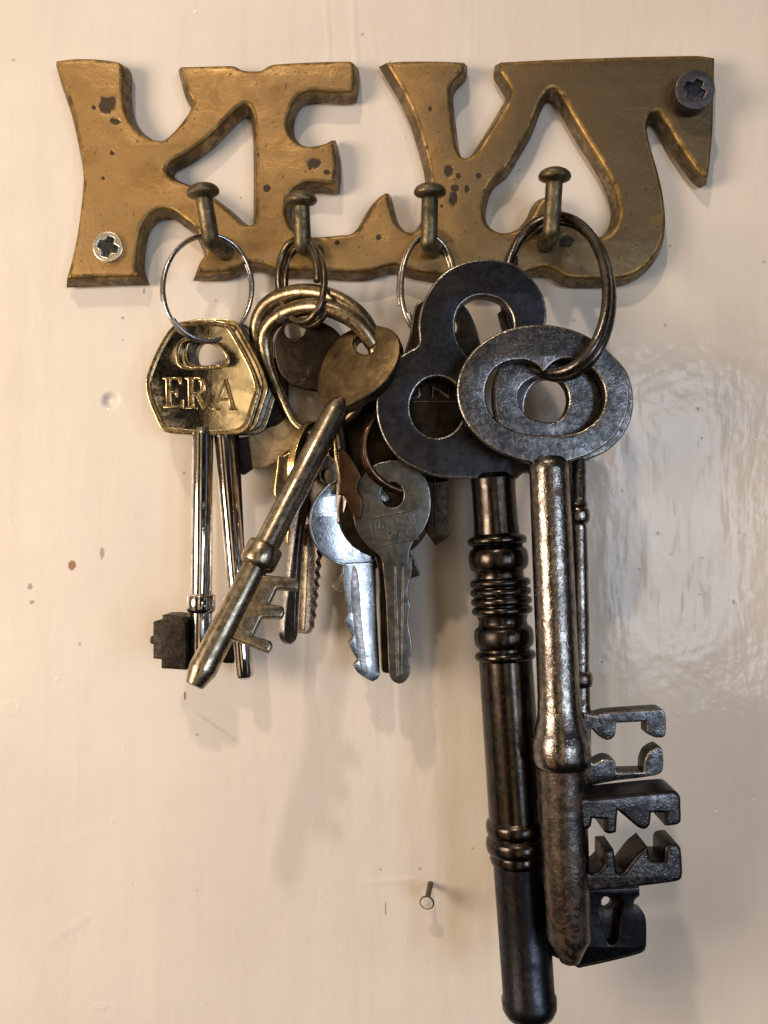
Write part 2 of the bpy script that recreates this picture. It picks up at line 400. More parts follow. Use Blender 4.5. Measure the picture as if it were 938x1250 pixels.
M_j = metal('blued_iron', (.046, .047, .056), (.036, .037, .044), .28, .40, 700, .3, 3000, wob=.6, tarn=(.05, .042, .04), tcov=.70, tscale=260)
M_jedge = metal('blued_iron_worn_edge', (.42, .40, .38), (.20, .19, .19), .22, .36, 1500, .4)
M_jside = metal('blued_iron_side', (.07, .066, .066), (.045, .043, .045), .3, .4, 700, .3)
M_jbar = metal('dark_polished_iron', (.070, .060, .053), (.050, .043, .039), .20, .27, 500, .25, 1500, tarn=(.045, .037, .032), tcov=.60, tscale=400)
M_k = metal('pitted_steel', (.165, .163, .172), (.085, .085, .092), .20, .32, 900, .6, 3200, pit=.45, tarn=(.055, .045, .04), tcov=.58, tscale=700, thr=(.42, .58))
M_kedge = metal('worn_steel_edge', (.46, .42, .37), (.20, .185, .17), .16, .3, 1400, .8, 3000)
M_kside = metal('dark_steel_side', (.05, .044, .04), (.028, .026, .025), .3, .42, 900, .6)
M_kbar = metal('pitted_steel_bar', (.30, .275, .255), (.17, .15, .138), .12, .22, 900, .38, 4200, pit=.9, tarn=(.10, .065, .045), tcov=.58, tscale=420)
M_kbar2 = metal('brown_steel_barrel', (.17, .148, .13), (.10, .086, .08), .24, .36, 700, .6, 2600, pit=.4, tarn=(.085, .055, .04), tcov=.52, tscale=300)
M_tagc = bpy.data.materials.new('old_cream_card'); M_tagc.use_nodes = True
_T = NT(M_tagc.node_tree); _b = M_tagc.node_tree.nodes['Principled BSDF']; _o = _T.n('ShaderNodeTexCoord').outputs['Object']
_c = _T.mix(_T.step(_T.noise(_o, 500, 4, .6), .35, .7), (.50, .38, .22), (.36, .25, .13))
_wv = _T.n('ShaderNodeTexWave', wave_type='RINGS', ins={'Vector': _o, 'Scale': 75.0, 'Distortion': 16.0, 'Detail': 2.0}).outputs['Fac']
_c = _T.mix(_T.step(_wv, .965, .99, 0, .4), _c, (.14, .10, .06))
M_tagc.node_tree.links.new(_c, _b.inputs['Base Color']); _b.inputs['Roughness'].default_value = .6
M_strap = metal('dark_leather', (.022, .016, .011), (.013, .010, .008), .5, .65, 900, .6); M_strap.node_tree.nodes['Principled BSDF'].inputs['Metallic'].default_value = 0; M_strap.node_tree.nodes['Principled BSDF'].inputs['Specular IOR Level'].default_value = .2

# ---------------------------------------------------------------- the setting: the painted wall
wb = MB()
x0, x1, z0, z1 = -4500, 4500, -5000, 5000
wb.add([(x0, 0, z0), (x1, 0, z0), (x1, 0, z1), (x0, 0, z1), (x0, 200, z0), (x1, 200, z0), (x1, 200, z1), (x0, 200, z1)],
       [[0, 1, 2, 3], [5, 4, 7, 6], [4, 0, 3, 7], [1, 5, 6, 2], [3, 2, 6, 7], [4, 5, 1, 0]], 0, False)
me = bpy.data.meshes.new('wall'); me.from_pydata([q*S for q in wb.v], [], wb.f); me.materials.append(M_wall)
wall = bpy.data.objects.new('wall', me); C.objects.link(wall); wall['kind'] = 'structure'

# ---------------------------------------------------------------- nail in the wall
nr = thing('nail', 'small bent nail with a flat paint-daubed head, alone low on the cream wall', 'nail', (526, 1080, 0))
b = MB(); a, c = P(526, 1077, -3), P(521.5, 1101, 34)
b.tube(CR([a, (a+c)/2+Vector((0, 0, 1.5)), c], 6), 3.3, 12); link('shank', b, M_hook, nr)
b = MB(); d = (c-a).normalized(); b.tube([c-d*.5, c+d*.4, c+d*1.8, c+d*2.2], [4, 8.6, 8.8, 8.2], 24, 1); b.tube([c+d*1.9, c+d*2.6, c+d*3.0], [7.6, 7.2, 5.5], 24, 0)
M_paint = bpy.data.materials.new('daubed_paint'); M_paint.use_nodes = True; q = M_paint.node_tree.nodes['Principled BSDF']; q.inputs['Base Color'].default_value = (.66, .62, .55, 1); q.inputs['Roughness'].default_value = .35
_T = NT(M_paint.node_tree); _o = _T.n('ShaderNodeTexCoord').outputs['Object']; M_paint.node_tree.links.new(_T.mix(_T.step(_T.noise(_o, 900, 3), .4, .7), (.68, .64, .57), (.50, .47, .42)), q.inputs['Base Color'])
link('head', b, [M_paint, M_hook], nr)

# ---------------------------------------------------------------- the brass KEYS plaque
rack = thing('key_rack', 'cast brass plaque cut out as the word KEYS, screwed to the cream wall', 'key rack', (469, 205, 0))
PO = [(67,73,1),(88,70),(118,70.5),(146,75),(151,84),(151,101),(152,124),(157,142),(167,157),(184,168),(198,170),(209,162),(223,146),(233,130),(234,122),(226,107),(219,80,1),
 (250,79),(284,78.5),(290,81),(297,84),(308,85),(319,84),(327,79),(336,76.5),(380,74),(428,73),(433,76),(434,96),(431,112,1),(409,113),(386,111),(370,114),(359,125),(353,142),(353,156),(360,169),(374,177),(393,175),(406,169,1),(409,180),(411,200),(410,225,1),(398,225),(383,223),(368,226),(356,234),(351,248),(352,266),(360,280),(377,287),(390,288),(412,286),(429,284),(441,273),(453,252),(463,240),(473,234),(477,248),(483,268),(495,281),(508,281),(516,272),(522,258),(524,240),(525,219),(522,197),(514,168),(505,140),(492,112),(479,90),(470,75,1),
 (492,73),(540,73),(568,74.5,1),(567,86),(556,97),(551,108),(552,130),(555,155),(558,176),(564,190),(572,191),(581,184),(594,165),(611,137),(624,112),(618,98),(610,85),(611,74,1),(682,70.5),(771,67.5),(853,66),(874,69,1),(873,118),(871,169),(866,215),(862,217),(853,209),(839,190),(825,168),(815,150),(805,138),(796,139),(791,150),(793,166),(798,186),(805,210),(811,238),(814,268),(811,292),(801,312),(785,329),(768,338),(744,341),(693,340),(679,331),(664,327),(648,331),(630,337),(600,338),(560,337),(530,335),(505,331),(485,324),(469,326),(450,332),(421,333),(380,330),(342,330),(328,325),(315,322),(300,322),(280,331),(262,333),(238,333,1),(243,320),(250,306),(239,280),(223,266),(210,257),(196,256),(183,263),(173,278),(168,305),(167,325),(171,338,1),(130,339),(80,341,1),(86,319),(93,287),(99,242),(100.5,210),(95,175),(85,130),(73,95)]
PH1 = [(298,128),(304,130),(308,140),(311,170),(311,267),(306,274),(296,271),(279,256),(261,242),(244,231),(229,224),(212,217),(204,209),(209,198),(229,187),(255,168),(274,149),(289,134)]
PH2 = [(672,109),(680,110),(686,116),(699,140),(716,169),(734,197),(747,221),(755,248),(754,268),(745,284),(730,288),(710,275),(690,258),(680,246),(668,239),(658,246),(648,265),(634,279),(612,283),(596,273),(591,258),(595,234),(604,218),(618,207),(631,186),(648,156),(661,123)]
ppl = Plane(469, 205, 26)
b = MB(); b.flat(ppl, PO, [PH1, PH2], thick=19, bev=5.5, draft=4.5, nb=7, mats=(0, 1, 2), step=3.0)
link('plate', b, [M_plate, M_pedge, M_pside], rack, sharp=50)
def hook(root, bend, head, hh, label=None):
    b = MB(); r0 = P(*root, 22); r1 = P(root[0]+.35*(bend[0]-root[0]), root[1]+.35*(bend[1]-root[1]), 42)
    b1 = P(*bend, hh-4); t = P(*head, hh+3); up = (t-b1).normalized()
    pts = CR([r0, r1, b1+Vector((0, 3, -1)), b1+up*10, b1+up*28, t], 7)
    b.tube(pts, [9.6+1.5*max(0, 1-i/9) for i in range(len(pts)-1)]+[8.6], 20)
    link('hook', b, M_hook, rack); o = C.objects[-1] if False else bpy.data.objects[[x.name for x in rack.children][-1]]
    b = MB(); n = 10; ps = []; rs = []
    prof = [(-3, 8.6), (-1, 11), (.5, 16), (2, 18.2), (4, 19), (6.5, 18.8), (9.5, 17), (12, 13.5), (13.8, 9), (14.6, 4.5), (14.9, .5)]
    for z, r in prof: ps.append(t+up*z); rs.append(r)
    # simple lathe along up
    sd = up.orthogonal().normalized(); s2 = up.cross(sd); vs = []
    for p_, r in zip(ps, rs):
        for k in range(32): a = 2*math.pi*k/32; vs.append(p_+(sd*math.cos(a)+s2*math.sin(a))*r*.97)
    fs = [[i*32+k, i*32+(k+1) % 32, (i+1)*32+(k+1) % 32, (i+1)*32+k] for i in range(len(prof)-1) for k in range(32)]+[list(reversed(range(32))), [(len(prof)-1)*32+k for k in range(32)]]
    b.add(vs, fs); hk = link('hook_head', b, M_hook, o); hk.location = (0, 0, 0)
hook((276, 309), (258, 293), (249, 240), 72)
hook((386, 309), (370, 299), (368, 250), 66)
hook((531, 306), (524, 296), (525, 240), 66)
hook((665, 299), (673, 284), (677, 221), 70)
def screw(u, v, r, hb, ht, mat, rot, label, cs):
    b = MB(); pl = Plane(u, v, ht)
    cr = []
    L, wd = r*.62*cs, r*.20*cs
    for k in range(4):
        a = math.radians(rot+90*k); dx, dy = math.cos(a), math.sin(a); px, py = -dy, dx
        cr += [(u+dx*L-px*wd, v+dy*L-py*wd, 1), (u+dx*L+px*wd, v+dy*L+py*wd, 1), (u+(dx+px)*wd*1.35, v+(dy+py)*wd*1.35, 1)]
    b.flat(pl, ell(u, v, r, n=40), [cr], thick=ht-hb, bev=1.6, draft=0, nb=4, raw=False, mats=(0, 0, 0), step=2.5)
    b.flat(Plane(u, v, ht-3.2), ell(u, v, r*.72, n=24), [], thick=2, bev=.3, mats=(1, 1, 1), raw=True)
    return link('screw', b, [mat, M_recess], rack, label=label)
screw(131.5, 301, 19, 20, 31, M_screw1, 18, 'bright zinc cross-head screw', 1.05)
screw(849, 109, 24.5, 20, 46, M_screw2, 28, 'dark grey cross-head screw', .85)

# ---------------------------------------------------------------- split rings
def ring(label, mat, grp='split rings hanging on the plaque hooks', **kw):
    b = MB(); ering(b, **kw); return tag(link('split_ring', b, mat), label, 'key ring', grp)
ring('thin bright silver ring on the first hook, holding the gilt lettered keys', M_silver, u=253.5, v=352, h=52, rx=54, ry=65, dha=-28, dhb=10, r=2.5, turns=1.93, a0=168, sep=4.6)
ring('small bronze double ring on the second hook', M_bwire, u=369.5, v=345, h=60, rx=26, ry=49, dha=28, dhb=18, r=4.0, turns=1.9, a0=40, sep=11)
RB = [(456,421,80),(433,392,84),(392,375,80),(352,381,62),(326,404,46),(326,438,40),(344,484,38),(364,520,42),(394,527,50),(430,506,62),(452,464,72),
      (458,424,74),(440,386,78),(404,362,72),(364,357,54),(328,371,40),(314,400,32),(320,436,30),(338,480,30),(360,512,34)]
rp = CR([P(*q) for q in RB], 8); rr = []
for q in rp:
    t = max(0, min(1, (CV-q.z-430)/45)); rr.append(9.6-4.0*t)
b = MB(); b.tube(rp, rr, 14); tag(link('split_ring', b, M_bigring), 'thick worn gilt ring threaded through the dull brass key below the second hook', 'key ring', 'split rings hanging on the plaque hooks')
ring('slim nickel split ring on the third hook, half behind the dark trefoil key', M_grwire, u=522, v=350, h=48, rx=32, ry=61, dha=-17, dhb=8, r=2.9, turns=1.96, a0=160, sep=6)
ring('brown copper ring through the hole of the grey stamped key', M_cu, u=503, v=545, h=66, rx=60, ry=56, dha=-26, dhb=6, r=3.6, turns=1.9, a0=300, sep=6.5)
ring('heavy gunmetal ring on the fourth hook, holding the big iron keys', M_gun, u=680, v=362, h=95, rx=64, ry=97, dha=52, dhb=46, r=5.6, turns=1.9, a0=200, sep=9.5)

# ---------------------------------------------------------------- gilt lettered cylinder keys
ERA = [(213,396),(224,392),(248,390.5),(271,392),(280,396),(295,421),(309,448),(316,468),(317,478),(312,494),(306,513),(301,524),(292,529.5),(268,531),(245,531),(205,528),(196,523),(187,504),(180,486),(177.5,467),(181,452),(191,428),(203,407)]
HOLE = [(226,417),(240,416),(254,418),(266,424),(275,433),(275,441),(268,446),(250,447.5),(230,447.5),(221,443),(218.5,434),(220,424)]
def shift(pts, dx, dy, s=1.0, c=(247, 460)): return [(c[0]+(p[0]-c[0])*s+dx, c[1]+(p[1]-c[1])*s+dy, *p[2:]) for p in pts]
LET = {  # serif capitals drawn on a 0..1 grid (x, y down)
 'E': [[(0,0),(.86,0),(.86,.24),(.78,.24),(.70,.09),(.36,.09),(.36,.44),(.56,.44),(.60,.34),(.66,.34),(.66,.64),(.60,.64),(.56,.54),(.36,.54),(.36,.91),(.72,.91),(.84,.72),(.92,.72),(.90,1),(0,1),(0,.93),(.13,.91),(.13,.09),(0,.07)]],
 'R': [[(0,0),(.60,0),(.78,.07),(.86,.24),(.80,.42),(.60,.52),(.88,.92),(1,.94),(1,1),(.72,1),(.40,.55),(.35,.55),(.35,.91),(.48,.94),(.48,1),(0,1),(0,.94),(.12,.91),(.12,.09),(0,.07)], [(.35,.09),(.53,.09),(.63,.16),(.64,.27),(.61,.40),(.50,.46),(.35,.46)]],
 'A': [[(.50,0),(.60,0),(.92,.91),(1.02,.94),(1.02,1),(.60,1),(.60,.94),(.70,.91),(.64,.70),(.30,.70),(.22,.91),(.33,.94),(.33,1),(-.04,1),(-.04,.94),(.08,.91),(.42,.10)], [(.47,.27),(.61,.61),(.34,.61)]],
 'N': [[(0,0),(.26,0),(.78,.66),(.78,.09),(.66,.06),(.66,0),(1,0),(1,.06),(.90,.09),(.90,1),(.80,1),(.22,.26),(.22,.91),(.34,.94),(.34,1),(0,1),(0,.94),(.10,.91),(.10,.09),(0,.06)]],
 'I': [[(0,0),(.5,0),(.5,.06),(.37,.09),(.37,.91),(.5,.94),(.5,1),(0,1),(0,.94),(.13,.91),(.13,.09),(0,.06)]],
 'U': [[(0,0),(.44,0),(.44,.06),(.32,.09),(.32,.70),(.40,.86),(.54,.89),(.68,.84),(.74,.70),(.74,.09),(.62,.06),(.62,0),(1,0),(1,.06),(.88,.09),(.88,.72),(.78,.93),(.52,1),(.24,.94),(.12,.74),(.12,.09),(0,.06)]],
 'O': [[(.5,0),(.82,.12),(1,.5),(.82,.88),(.5,1),(.18,.88),(0,.5),(.18,.12)], [(.5,.08),(.30,.2),(.22,.5),(.30,.8),(.5,.92),(.70,.8),(.78,.5),(.70,.2)]]}
def letter(mb, pl, ch, u, v, w, h, th=2, bev=.8, z=0, skew=0, mats=(0, 0, 0), nb=3):
    lp = [[(u+x*w+skew*(y-.5)*h, v+y*h, 1) for x, y in l] for l in LET[ch]]
    mb.flat(pl, lp[0], lp[1:], thick=th, bev=bev, z0=z, mats=mats, nb=nb, step=50)
grp = 'gilt cylinder keys on the silver ring'
def era_key(h, dx, dy, s, gx, gy, front, label, sh, bitf):
    kx = thing('cylinder_key', label, 'key', (247+dx, 460+dy, h), grp)
    pl = Plane(247+dx, 460+dy, h, gx, gy)
    b = MB(); out = shift(ERA, dx, dy, s); ho = shift(HOLE, dx, dy, s)
    b.flat(pl, out, [ho], thick=7.5, bev=1.0, z0=-1.6, mats=(0, 1, 2))
    c = (247+dx, 461+dy)
    inn = [(c[0]+(x[0]-c[0])*.905, c[1]+(x[1]-c[1])*.905) for x in out]
    b.flat(pl, out, [inn], thick=2.6, bev=1.3, z0=0, mats=(1, 1, 2), nb=5)         # raised rim
    hc = (247+dx, 433+dy); ho2 = [(hc[0]+(x[0]-hc[0])*1.16, hc[1]+(x[1]-hc[1])*1.26) for x in ho]
    b.flat(pl, ho2, [ho], thick=2.4, bev=1.1, z0=-.5, mats=(1, 1, 2), nb=4)          # raised lip of the hole
    bow = link('bow', b, [M_era, M_eraedge, M_eradark] if h > 45 else [M_dkkey, M_eradark, M_eradark], kx)
    if front:
        b = MB()
        letter(b, pl, 'E', 199, 460.5, 27, 38, 3.2, 1.3, .9, .03)
        letter(b, pl, 'R', 226, 460.5, 30, 39, 3.2, 1.3, .9, .02)
        letter(b, pl, 'A', 260, 461.5, 30, 39, 3.2, 1.3, .9, 0)
        link('lettering', b, M_eraedge, bow)
    sh(kx, h)
    return kx
def era_front(kx, h):
    A, B = (248, 527, h-4), (245, 818, h+6)
    b = MB(); b.lathe(A, B, [(522, 7), (527, 11.5), (531, 12.8), (728, 13)], 48); link('shank', b, M_chrome, kx)
    b = MB(); b.lathe(A, B, [(724, 13)]+[(726, 16.5), (727.5, 17.6), (743, 17.6), (745.5, 16.6), (748, 14.5)], 48); link('collar', b, M_chrome, kx)
    b = MB(); b.lathe(A, B, [(746, 13.4), (814, 13.4), (818, 12), (820, 8)], 48); link('barrel', b, M_chrome, kx)
    b = MB(); pl = Plane(207, 785, h+22, .12, 0)
    b.flat(pl, [(198,751,1),(213,751),(222,754),(226.5,762),(227.5,790),(227,818,1),(197,816,1),(197,805,1),(187,804,1),(187,759,1),(198,757,1)], thick=30, bev=1.4, mats=(0, 0, 0))
    b.flat(Plane(200, 785, h+12, .12, 0), [(182.5,781),(184,777),(190,776),(190,787),(184,786)], thick=9, bev=1.5, mats=(0, 0, 0))
    bit = link('bit', b, M_bit, kx)
    b = MB(); b.flat(Plane(225, 752, h+8), [(208,750.5,1),(236,752,1),(236,815,1),(226,815,1),(229,765),(224,756)], thick=9, bev=1, mats=(0, 0, 0)); link('bit_web', b, M_eradark, bit)
def era_mid(kx, h):
    A, B = (273, 527, h), (299, 828, h-2)
    b = MB(); b.lathe(A, B, [(524, 9), (530, 12), (800, 11.5), (822, 11.5), (826, 10), (829, 5)], 48); link('shank', b, M_chrome, kx)
    b = MB(); b.flat(Plane(277, 790, h), [(270,770,1),(292,768,1),(292,808),(284,810),(268,806)], thick=14, bev=2, mats=(0, 0, 0)); link('bit', b, M_brown, kx)
def era_back(kx, h):
    A, B = (283, 527, h-2), (292, 700, h-8)
    b = MB(); b.lathe(A, B, [(524, 9), (530, 9), (640, 8.5), (700, 8)], 32); link('shank', b, M_brown, kx)
era_key(60, 0, 0, 1, .05, .03, True, 'gilt key head embossed with three capital letters, front of its stack, with black bit', era_front, 0)
era_key(49, 10, -2, 1, .02, 0, False, 'gilt key just behind the lettered one, its bright round shank slanting right', era_mid, 0)
era_key(38, 23, 1, .985, -.10, 0, False, 'hindmost gilt key head of the stack, showing only its dark right edge', era_back, 0)

# ---------------------------------------------------------------- cream fob
fb = thing('key_fob', 'worn cream fob with faint pencil marks behind the gilt keys', 'fob', (330, 540, 40))
b = MB(); pl = Plane(330, 540, 25, -.1, 0)
b.flat(pl, [(303,533,1),(329,521),(347,508),(366,524),(366,542),(350,552),(337,565),(316,572),(308,571,1)], thick=14, bev=2.5, mats=(0, 0, 0)); link('body', b, M_tagc, fb)
b = MB(); b.flat(Plane(297, 555, 26, -.1, 0), [(285,537),(304,532.5,1),(309,571.5,1),(295,579),(289,560)], thick=15, bev=2, mats=(0, 0, 0)); link('end_cap', b, M_strap, fb)
b = MB(); b.flat(Plane(330, 490, 25), [(312,430,1),(350,440,1),(352,500),(343,516),(330,522),(318,515),(310,480)], thick=6, bev=2, mats=(0, 0, 0)); link('strap', b, M_strap, fb)

# ---------------------------------------------------------------- brown key (dark round bow, bit showing below)
kc = thing('lever_key', 'brown bronze key with a dark round head hanging behind the gilt ring', 'key', (382, 435, 64))
b = MB(); pl = Plane(382, 440, 62, .10, -.05)
b.flat(pl, [(345,397),(360,388),(385,390),(412,405),(428,440),(420,468),(400,478),(380,477),(358,471),(342,456),(335,432),(336,412)], [ell(359, 402, 13.5, 12, n=24)], thick=9, bev=2.2); link('bow', b, [M_brown, M_brown, M_brown], kc)
b = MB(); b.lathe((405, 470, 60), (428, 600, 66), [(465, 9), (560, 9), (600, 7)], 24); link('shank', b, M_brown, kc)
b = MB(); pl = Plane(428, 590, 92, .1, .02)
b.flat(pl, [(412,552),(417,546),(424,552),(436,570),(441,582),(436,594),(442.5,610),(442,624),(440,634,1),(433,633,1),(426,618),(419,605),(413,604),(414,586),(414,572)], thick=9, bev=1.8, mats=(0, 1, 0))
M_copper = metal('rusty_copper', (.15, .078, .042), (.10, .055, .032), .32, .46, 300, .5, tarn=(.12, .07, .04), tcov=.6, tscale=300)
link('bit', b, [M_copper, M_copper], kc)
b = MB(); b.tube(CR([P(409, 535, 92), P(410, 556, 94), P(413, 574, 93), P(415, 590, 90)], 6), 1.6, 10); link('wire_edge', b, M_gold, kc)

# ---------------------------------------------------------------- cylinder-lock blades seen nearly edge-on
kd = thing('latch_key', 'latch key turned edge-on, gold rim showing left of the slanting brass shaft', 'key', (378, 560, 60))
pl = Plane(378, 560, 62, -1.9, .0)
b = MB(); b.flat(pl, ell(379, 556, 18, 44, rot=12, n=44), [ell(381, 532, 5, 7, n=20)], thick=9, bev=1.2, mats=(0, 1, 2)); link('bow', b, [M_dkkey, M_gold, M_gold], kd)
pl2 = Plane(360, 700, 56, -1.5, .0)
b = MB(); b.flat(pl2, [(372,592,1),(384,592,1),(372,650),(365,720),(364.5,772),(361,783),(356,787),(350,783),(347,773),(350,738),(356,690),(362,640)], thick=8, bev=1.6, mats=(0, 1, 2))
b.flat(pl2, [(371,640),(367,700),(362,768),(359,768),(361,700),(367,640)], thick=2, bev=1, z0=1.2, mats=(2, 2, 2)); link('blade', b, [M_dkkey, M_serr, M_dkkey], kd)
ke = thing('latch_key', 'grey latch key with a finely serrated blade behind the slanting brass shaft', 'key', (392, 600, 48))
pl = Plane(392, 600, 46, .75, 0)
b = MB(); b.flat(pl, ell(396, 602, 28, 46, n=40), [ell(398, 580, 7, 9, n=20)], thick=8, bev=1.2); link('bow', b, [M_dkkey, M_serr, M_dkkey], ke)
te = [(370,640,1),(394,640,1)]
for i in range(9): te += [(391-i*1.2, 655+i*12.2, 1), (387.5-i*1.2, 661+i*12.2, 1)]
te += [(379, 766, 1), (373, 774, 1), (364, 773, 1), (367, 700)]
b = MB(); b.flat(pl, te, thick=8, bev=1, mats=(0, 1, 2)); 
b.flat(pl, [(371,645,1),(378,645,1),(372.5,770,1),(365,770,1)], thick=2, bev=.8, z0=1.5, mats=(1, 1, 1)); link('blade', b, [M_serr, M_brasskey, M_serr], ke)
kn = thing('latch_key', 'small key with a gilt rough edge beside the cream fob', 'key', (348, 600, 40))
b = MB(); pl = Plane(350, 600, 46, -.2, 0)
b.flat(pl, [(340,554),(346,556),(352,552),(368,545,1),(376,600,1),(366,640),(359.5,667),(350,664),(352,640),(355,622),(344,609),(337,609),(334.5,600),(338,570)], thick=12, bev=2.2, mats=(0, 1, 1)); link('blade', b, [M_dkkey, M_gold], kn)

# ---------------------------------------------------------------- slanting brass key in front
kb = thing('lever_key', 'dull brass lever key with three-pronged bit, slanting down to the left in front', 'key', (437, 447, 100))
plb = Plane(447, 428, 92, .35, .47)
b = MB()
BOW = [(436,399),(457,396),(468,398),(478,402),(486,410),(489,422),(487,438),(478,455),(465,470),(450,482),(434,491),(420,498),(403,502),(394,494),(388,482),(387,466),(390,452),(398,430),(414,410)]
SLOT = [(446,408),(454,410),(458.5,418),(455,428),(446,432),(436,428),(431,419),(435,411)]
b.flat(plb, BOW, [SLOT], thick=13, bev=2.4, mats=(0, 1, 2), nb=5); link('bow', b, [M_brassbow, M_brassbow, M_brasskey], kb)
hA = plb.h(416, 496)-4; hB = hA+88
A, B = (414, 494, hA), (238, 836, hB)
f = lambda v: (v-494)/(836-494)
b = MB(); b.lathe(A, B, [(-.02, 6), (0, 12), (.03, 15), (.50, 15.6), (.515, 16.5)], 48, axis_v=False); link('shank', b, M_brasskey, kb)
b = MB(); b.lathe(A, B, [(.498, 15.5), (.502, 20.5), (.51, 22.3), (.565, 22.6), (.575, 20.5), (.582, 16)], 48, axis_v=False); link('collar', b, M_brasskey, kb)
b = MB(); b.lathe(A, B, [(.575, 15.5), (.60, 15.8), (.94, 17.8), (.95, 17.4), (1.0, 11.5), (1.004, 9)], 28, axis_v=False); link('barrel', b, M_brasskey, kb)
plt_ = Plane(318, 730, hA+66, -.1, .25)
b = MB(); b.flat(plt_, [(322,701,1),(330,702),(364,706),(366,712),(364,720,1),(338,718,1),(329,737,1),(345,740),(347.5,747),(344,754,1),(319,754,1),(309,776,1),(331,783),(332,790),(327,797,1),(284,780,1),(266,770,1),(300,715,1)], thick=15, bev=2.2, nb=4, mats=(0, 0, 1)); link('bit', b, [M_brasskey, M_brown], kb)

# ---------------------------------------------------------------- the round-headed latch keys in the middle
grpY = 'round-headed latch keys below the third hook'
kg = thing('latch_key', 'bright nickel round-headed latch key catching the window light', 'key', (427, 637, 60), grpY)
pg = Plane(430, 640, 58, -.212, .012)
b = MB(); b.flat(pg, ell(431, 637, 53, 55, n=64), [ell(424, 616, 10, 11, n=24)], thick=9, bev=1.3, z0=-1, raw=True)
b.flat(pg, ell(431, 637, 53, 55, n=64), [ell(431, 637, 50, 52, n=64)], thick=3, bev=.9, z0=.3, mats=(1, 1, 1), raw=True); link('bow', b, [M_bright, M_greye, M_greye], kg)
b = MB(); b.flat(pg, [(419,690),(426,687),(456,687),(459,692),(460,740),(464,822),(461,829),(455,832),(449,829),(437,821),(432,812,1),(437,806,1),(431,796),(426,785,1),(431,778,1),(425,765),(421,758,1),(426,750,1),(423,735),(420,715)], thick=8, bev=1.2, z0=.6)
b.flat(pg, [(431,690),(437,700),(442,760),(449,822,1),(441,820,1),(433,770),(428,720)], thick=2.0, bev=.9, z0=1.5, mats=(1, 1, 1)); link('blade', b, [M_bright, M_serr, M_greye], kg)
kg2 = thing('latch_key', 'latch key hidden behind the bright one, a small rounded notch showing at left', 'key', (430, 650, 44), grpY)
p2 = Plane(430, 650, 42, -.05, 0)
b = MB(); b.flat(p2, ell(434, 634, 50, 50, n=48), [ell(430, 612, 9, 10, n=20)], thick=8, bev=1.2, raw=True); link('bow', b, [M_dkkey, M_brown, M_dkkey], kg2)
b = MB(); b.flat(p2, [(418,684,1),(450,684,1),(458,812,1),(448,816,1),(436,800),(424,726),(416,725),(408,722),(406,714),(413,706),(417,700)], thick=7, bev=1.2); link('blade', b, [M_serr, M_greye, M_dkkey], kg2)
kp = thing('latch_key', 'dark brown latch key sandwiched between the bright key and the grey stamped one', 'key', (470, 625, 74), grpY)
p3 = Plane(470, 625, 68, .04, .0)
b = MB(); b.flat(p3, ell(470, 624, 57, 58, n=60), [ell(474, 602, 10, 11, n=20)], thick=8, bev=1.2, raw=True); link('bow', b, [M_brown, M_brown, M_brown], kp)
b = MB(); b.flat(p3, [(456,672,1),(500,672,1),(509,690),(513,702),(505,705),(498,712),(492,800),(484,820),(472,822),(466,818),(463,740),(462,700)], thick=7, bev=1.2); link('blade', b, [M_brown, M_dkkey, M_brown], kp)
kq = thing('latch_key', 'added very dark key shape filling the shaded gap above the grey stamped key', 'key', (448, 535, 44), grpY)  # added dark shape standing in for the deep shade between the keys
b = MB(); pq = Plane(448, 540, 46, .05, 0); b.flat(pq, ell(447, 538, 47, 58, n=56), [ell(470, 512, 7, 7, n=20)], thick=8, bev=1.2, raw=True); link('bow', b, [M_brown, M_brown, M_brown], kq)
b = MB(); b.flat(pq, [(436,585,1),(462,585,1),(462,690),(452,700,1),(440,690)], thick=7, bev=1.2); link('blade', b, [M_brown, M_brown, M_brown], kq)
kh = thing('latch_key', 'dark grey latch key with a worn oblong stamp on its round head', 'key', (480, 619, 86), grpY)
ph = Plane(480, 619, 86, .05, .02)
BH = [(470,563),(490,562),(508,570),(521,586),(526,606),(525,628),(517,648),(505,662),(500,674,1),(499,690,1),(468,690,1),(463,678),(450,668),(437,650),(431,628),(433,604),(441,584),(454,569)]
b = MB(); b.flat(ph, BH, [ell(479, 604, 14, 15.5, n=30)], thick=8, bev=1.4, nb=4); bw = link('bow', b, [M_grey, M_greye, M_grey], kh)
b = MB()
def rot_pts(pts, c, a):
    a = math.radians(a); return [(c[0]+(x-c[0])*math.cos(a)-(y-c[1])*math.sin(a), c[1]+(x-c[0])*math.sin(a)+(y-c[1])*math.cos(a), 1) for x, y, *_ in pts]
fr = rot_pts([(453,627),(509,627),(509,664),(453,664)], (480, 646), -11); fr2 = rot_pts([(454.6,628.6),(507.4,628.6),(507.4,662.4),(454.6,662.4)], (480, 646), -11)
b.flat(ph, fr, [fr2], thick=1.4, bev=.5, z0=.7, nb=2)
def stamp(mb, pl, word, u, v, w, h, ang, c, th=1.6, z=.8, bev=.45, gap=.18):
    n = len(word); cw = w/n
    for i, ch in enumerate(word):
        lp = [rot_pts([(u+cw*i+x*cw*(1-gap)*(0.5 if ch == 'I' else 1), v+y*h) for x, y in l], c, ang) for l in LET[ch]]
        mb.flat(pl, lp[0], lp[1:], thick=th, bev=bev, z0=z, nb=2, step=60)
stamp(b, ph, 'UNION', 458, 632, 48, 12, -11, (480, 646)); stamp(b, ph, 'IRON', 464, 648, 34, 10, -11, (480, 646))
link('stamp', b, M_grey, bw)
